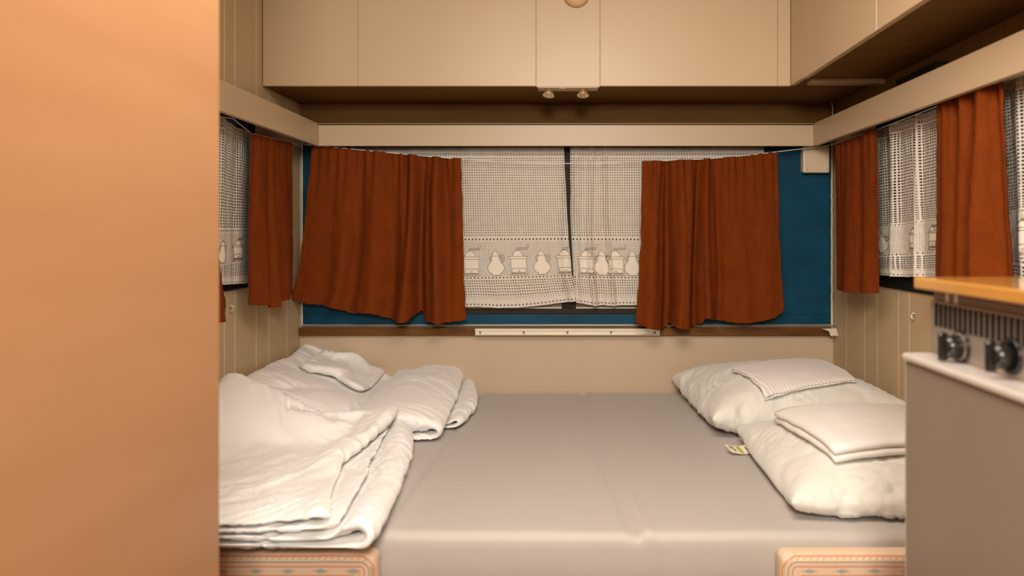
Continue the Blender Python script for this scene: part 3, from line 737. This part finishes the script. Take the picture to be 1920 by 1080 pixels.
def freeze(name, me, m, label, cat, wr=None, sub=2, group=None, seed=0):
    """subdivide the settled cloth and press soft directional creases into it"""
    o = bpy.data.objects.new('tmp', me); COL.objects.link(o)
    sm = o.modifiers.new('sub', 'SUBSURF'); sm.levels = sub; sm.render_levels = sub
    fine = bpy.data.meshes.new_from_object(o.evaluated_get(bpy.context.evaluated_depsgraph_get())); bpy.data.objects.remove(o)
    ns = [v.normal.copy() for v in fine.vertices]
    for v, n in zip(fine.vertices, ns):
        c = v.co; d = 0
        for k, (L1, L2, am) in enumerate(wr or ()):
            ang = 1.1 + k*1.3 + 1.5*noise.noise(Vector((c.x*1.8, c.y*1.8, seed+k*3)))
            ca, sa = math.cos(ang), math.sin(ang)
            q = Vector(((c.x*ca + c.y*sa)/L1, (-c.x*sa + c.y*ca)/L2, c.z/L1 + seed + k*7))
            rg = 1 - min(1, abs(noise.noise(q))*2.2)
            gate = max(0, .35 + 1.3*noise.noise(Vector((c.x*5, c.y*5, c.z*5 + k*11 + seed))))
            d += am*(rg**3 - .25)*gate
        d += .0012*noise.noise(Vector((c.x*14, c.y*14, c.z*14)))
        v.co = c + n*d
        v.co.z = max(v.co.z, ZB + .0045)
    return tag(obj(name, fine, m, smooth=True), label, cat, group)
def merge(*bms):
    out = bmesh.new()
    for b in bms:
        me = bpy.data.meshes.new('m'); b.to_mesh(me); b.free(); out.from_mesh(me); bpy.data.meshes.remove(me)
    return out
def sstep(a, b, x): t = max(0, min(1, (x-a)/(b-a))); return t*t*(3-2*t)
# rear quilt
def hump(x, y): return .115*sstep(-.62, -.95, x)*sstep(-1.0, -.66, y)*(.62 + .38*sstep(-.78, -.45, y))
path = [(-.99, .014), (-.40, .014)]; bend(path, (-.395, .036), .022, -80, 80); path += [(-.40, .060), (-.95, .062)]
bend(path, (-.955, .084), .022, 260, 100); path += [(-.95, .108), (-.47, .112)]
bend(path, (-.465, .138), .026, -80, 80); path += [(-.47, .166), (-.66, .166)]
def fn_r(q, s, t):
    up = sstep(.42, .55, s)
    y = -.325 + q.y*(.80 + .22*up) + .055*(1-up)
    x = q.x + .02*math.sin(t*4)*(1-up) + .03*up*(1-t)*sstep(-.7, -.5, q.x)
    return Vector((x, y, ZB + q.z*(.9 + .12*t) + hump(x, y)))
def fn_h(q, s, t):      # hem turned back over the left corner
    x = q.x; y = -.17 + q.y - .02*math.sin(s*9); return Vector((x, y, ZB + q.z*(.9 + .12*.7) + hump(x, y)))
rear_me = settle(merge(ribbon(path, 104, 36, .66, .011, fn_r), ribbon([(-.98, .205), (-.76, .205)], 16, 18, .27, .014, fn_h)), 26, 3.6, -.10, .06, hump, selfc=True)
WR = ((.17, .045, .0065), (.12, .028, .0035), (.06, .016, .0010))
freeze('folded_quilt', rear_me, m_duvet, 'folded white quilt piled in the far left corner of the bed against the rear wall', 'quilt', WR, seed=2)
# front quilt
path = [(-.98, .014), (-.415, .014)]; bend(path, (-.41, .042), .028, -80, 80); path += [(-.415, .071), (-.955, .073)]
bend(path, (-.96, .094), .021, 260, 100); path += [(-.955, .116), (-.425, .118)]
def zs(t): return 1.0 + .50*t
def fn_f(q, s, t):
    k = sstep(-.95, -.45, q.x)
    return Vector((q.x - .09*t*k, -1.03 + q.y*(1 if s < .65 else .98), ZB + q.z*zs(t) + hump(q.x, -1.03 + q.y)))
def fn_g(q, s, t):      # uppermost turned-back layer, its edge running diagonally
    k = sstep(-.95, -.5, q.x)
    x = q.x - k*(.055*math.sin(min(1, t*1.1)*math.pi) + .03*t)
    return Vector((x, -1.025 + q.y, ZB + (q.z + .012)*zs(t) + hump(x, -1.025 + q.y)))
top_path = [(-.97, .142), (-.46, .146)]
front_me = settle(merge(ribbon(path, 88, 38, .67, .012, fn_f), ribbon(top_path, 30, 38, .665, .012, fn_g)), 22, 3.0, -.11, .05, hump, selfc=True)
freeze('folded_quilt', front_me, m_duvet, 'folded white quilt at the front left of the bed on top of the patterned cushion', 'quilt', WR, seed=5)
# pillows
rp_me = settle(move_bm(two_sided(46, 46, .62, .60, .012), (.716, -.345, ZB+.035), .05), 34, 10.5, -.05, .05, mass=.10)
freeze('pillow', rp_me, m_pillow, 'ivory pillow at the far right of the bed against the rear wall', 'pillow', ((.13, .032, .010), (.08, .018, .0045)), 1, seed=3)
fp_me = settle(move_bm(two_sided(46, 46, .56, .58, .012, 9), (.758, -.985, ZB+.035), -.03), 34, 8.8, -.05, .05, mass=.10)
fp = freeze('pillow', fp_me, m_pillow, 'ivory pillow at the near right of the bed beside the stove', 'pillow', ((.13, .032, .010), (.08, .018, .0045)), 1, seed=9)

def height_on(mes, x, y, rad=.03):
    hs = []
    for dx, dy in ((0, 0), (rad, 0), (-rad, 0), (0, rad), (0, -rad)):
        h = ZB
        for t in mes:
            r = t.ray_cast(Vector((x+dx, y+dy, 3)), Vector((0, 0, -1)))
            if r[0]: h = max(h, r[0].z)
        hs.append(h)
    return max(hs)*.4 + sum(hs)/len(hs)*.6
def drape(name, quad, mes, layers, th, m, label, cat, n=30, uvs=True, seed=0, smooth_r=.035, grow=.0):
    """folded cloth lying on what is below: quad = four ground-plan corners (front-left, front-right, back-right, back-left)"""
    q = [Vector((*c, 0)) for c in quad]
    bm = bmesh.new(); uv = bm.loops.layers.uv.new('uv')
    for L in range(layers):
        z0 = .006 + L*th; off = (L % 2)*grow; V = {}
        def pos(i, j, top):
            u, v = i/n, j/n
            uu = u + off*(1 if u > .5 else -1)*abs(2*u-1); vv = v - off*(1-v)
            p = q[0].lerp(q[1], uu).lerp(q[3].lerp(q[2], uu), vv)
            p.x += .004*noise.noise(Vector((v*5, seed+L, 0)))*abs(2*u-1); p.y += .004*noise.noise(Vector((u*5, seed+L, 3)))
            h = height_on(mes, p.x, p.y, smooth_r); e = min(u, 1-u, v, 1-v)*min((q[1]-q[0]).length, (q[3]-q[0]).length)
            rnd = math.sqrt(max(0, 1-(1-min(1, e/(th*.5)))**2))
            zc = h + z0 + th*.5 + .0015*noise.noise(Vector((p.x*25, p.y*25, seed)))
            return (p.x, p.y, zc + (th*.48*rnd if top else -th*.48*rnd))
        # finer spacing near the edges
        def g(i): t = i/n; return (t + .0) * n
        for j in range(n+1):
            for i in range(n+1):
                ii = i if i not in (1, n-1) else (.25 if i == 1 else n-.25); jj = j if j not in (1, n-1) else (.25 if j == 1 else n-.25)
                V[i, j, 1] = bm.verts.new(pos(ii, jj, True)); V[i, j, 0] = V[i, j, 1] if (i in (0, n) or j in (0, n)) else bm.verts.new(pos(ii, jj, False))
        for j in range(n):
            for i in range(n):
                for s in (1, 0):
                    idx = [(i, j), (i+1, j), (i+1, j+1), (i, j+1)]
                    if not s: idx.reverse()
                    f = bm.faces.new([V[a, b, s] for a, b in idx])
                    for l, (a, b) in zip(f.loops, idx): l[uv].uv = (a/n, b/n)
    return tag(obj(name, bm, m, smooth=True), label, cat)
def tree(me): return BVHTree.FromPolygons([v.co.copy() for v in me.vertices], [tuple(p.vertices) for p in me.polygons])
t_r, t_f = tree(rp_me), tree(fp_me)
drape('folded_pillowcase', [(.585, -.61), (.885, -.53), (.875, -.25), (.535, -.40)], [t_r], 2, .006, m_stripe, 'folded striped white pillowcase lying on the far pillow', 'linen', seed=1)
drape('folded_sheet', [(.580, -1.19), (.985, -1.13), (.985, -.79), (.550, -.83)], [t_f], 2, .018, m_linen, 'stack of folded white sheets lying on the near pillow', 'linen', seed=5, smooth_r=.06)
# sewn care label on the near pillow
bm = bmesh.new()
L0 = [(.512, -.772, .016), (.494, -.780, .008), (.477, -.786, .007), (.460, -.790, .009), (.438, -.793, .014)]
Vt = []
for x, y, z in L0: Vt.append((bm.verts.new((x-.007, y+.013, ZB+z+.011)), bm.verts.new((x+.007, y-.013, ZB+z-.003))))
for a, b in zip(Vt, Vt[1:]): bm.faces.new((a[0], a[1], b[1], b[0]))
m_tag = mat('label_tape', (.72, .66, .52), .7); ct = obj('care_label', bm, m_tag, fp)
s = ct.modifiers.new('solid', 'SOLIDIFY'); s.thickness = .0008
ct['label'] = 'small white printed care label'
def on_label(u, v, h=.0012):
    u = min(max(u, 0), .999)*4; i = int(u); f = u-i; A = Vt_c[i]; B = Vt_c[i+1]
    return A[0].lerp(B[0], f).lerp(A[1].lerp(B[1], f), v) + Vector((0, 0, h))
Vt_c = [(Vector((x-.007, y+.013, ZB+z+.011)), Vector((x+.007, y-.013, ZB+z-.003))) for x, y, z in L0]
m_print = mat('dark_print', (.06, .05, .04), .8)
for (u0, u1, v0, v1) in ((.80, .84, .15, .8), (.88, .92, .15, .55), (.30, .34, .2, .7), (.22, .25, .2, .6)):
    bm = bmesh.new(); bm.faces.new([bm.verts.new(on_label(a, b)) for a, b in ((u0, v0), (u1, v0), (u1, v1), (u0, v1))])
    obj('label_print', bm, m_print, ct)
bm = bmesh.new(); bm.faces.new([bm.verts.new(on_label(a, b)) for a, b in ((.52, .1), (.68, .1), (.68, .9), (.52, .9))])
obj('label_mark', bm, mat('green_print', (.36, .40, .06), .8), ct)
GROUPS = {'curtain': 'rust curtains around the bed', 'lace curtain': 'lace panels in the windows', 'quilt': 'folded quilts on the left of the bed',
          'pillow': 'pillows on the right of the bed', 'cushion': 'patterned bench cushions at the front of the bed', 'curtain wire': 'curtain wires under the pelmet',
          'cabinet': 'overhead cabinets', 'hook': 'small hooks on the boarded walls'}
for o in SC.objects:
    if o.parent is None and o.get('category') in GROUPS: o['group'] = GROUPS[o['category']]
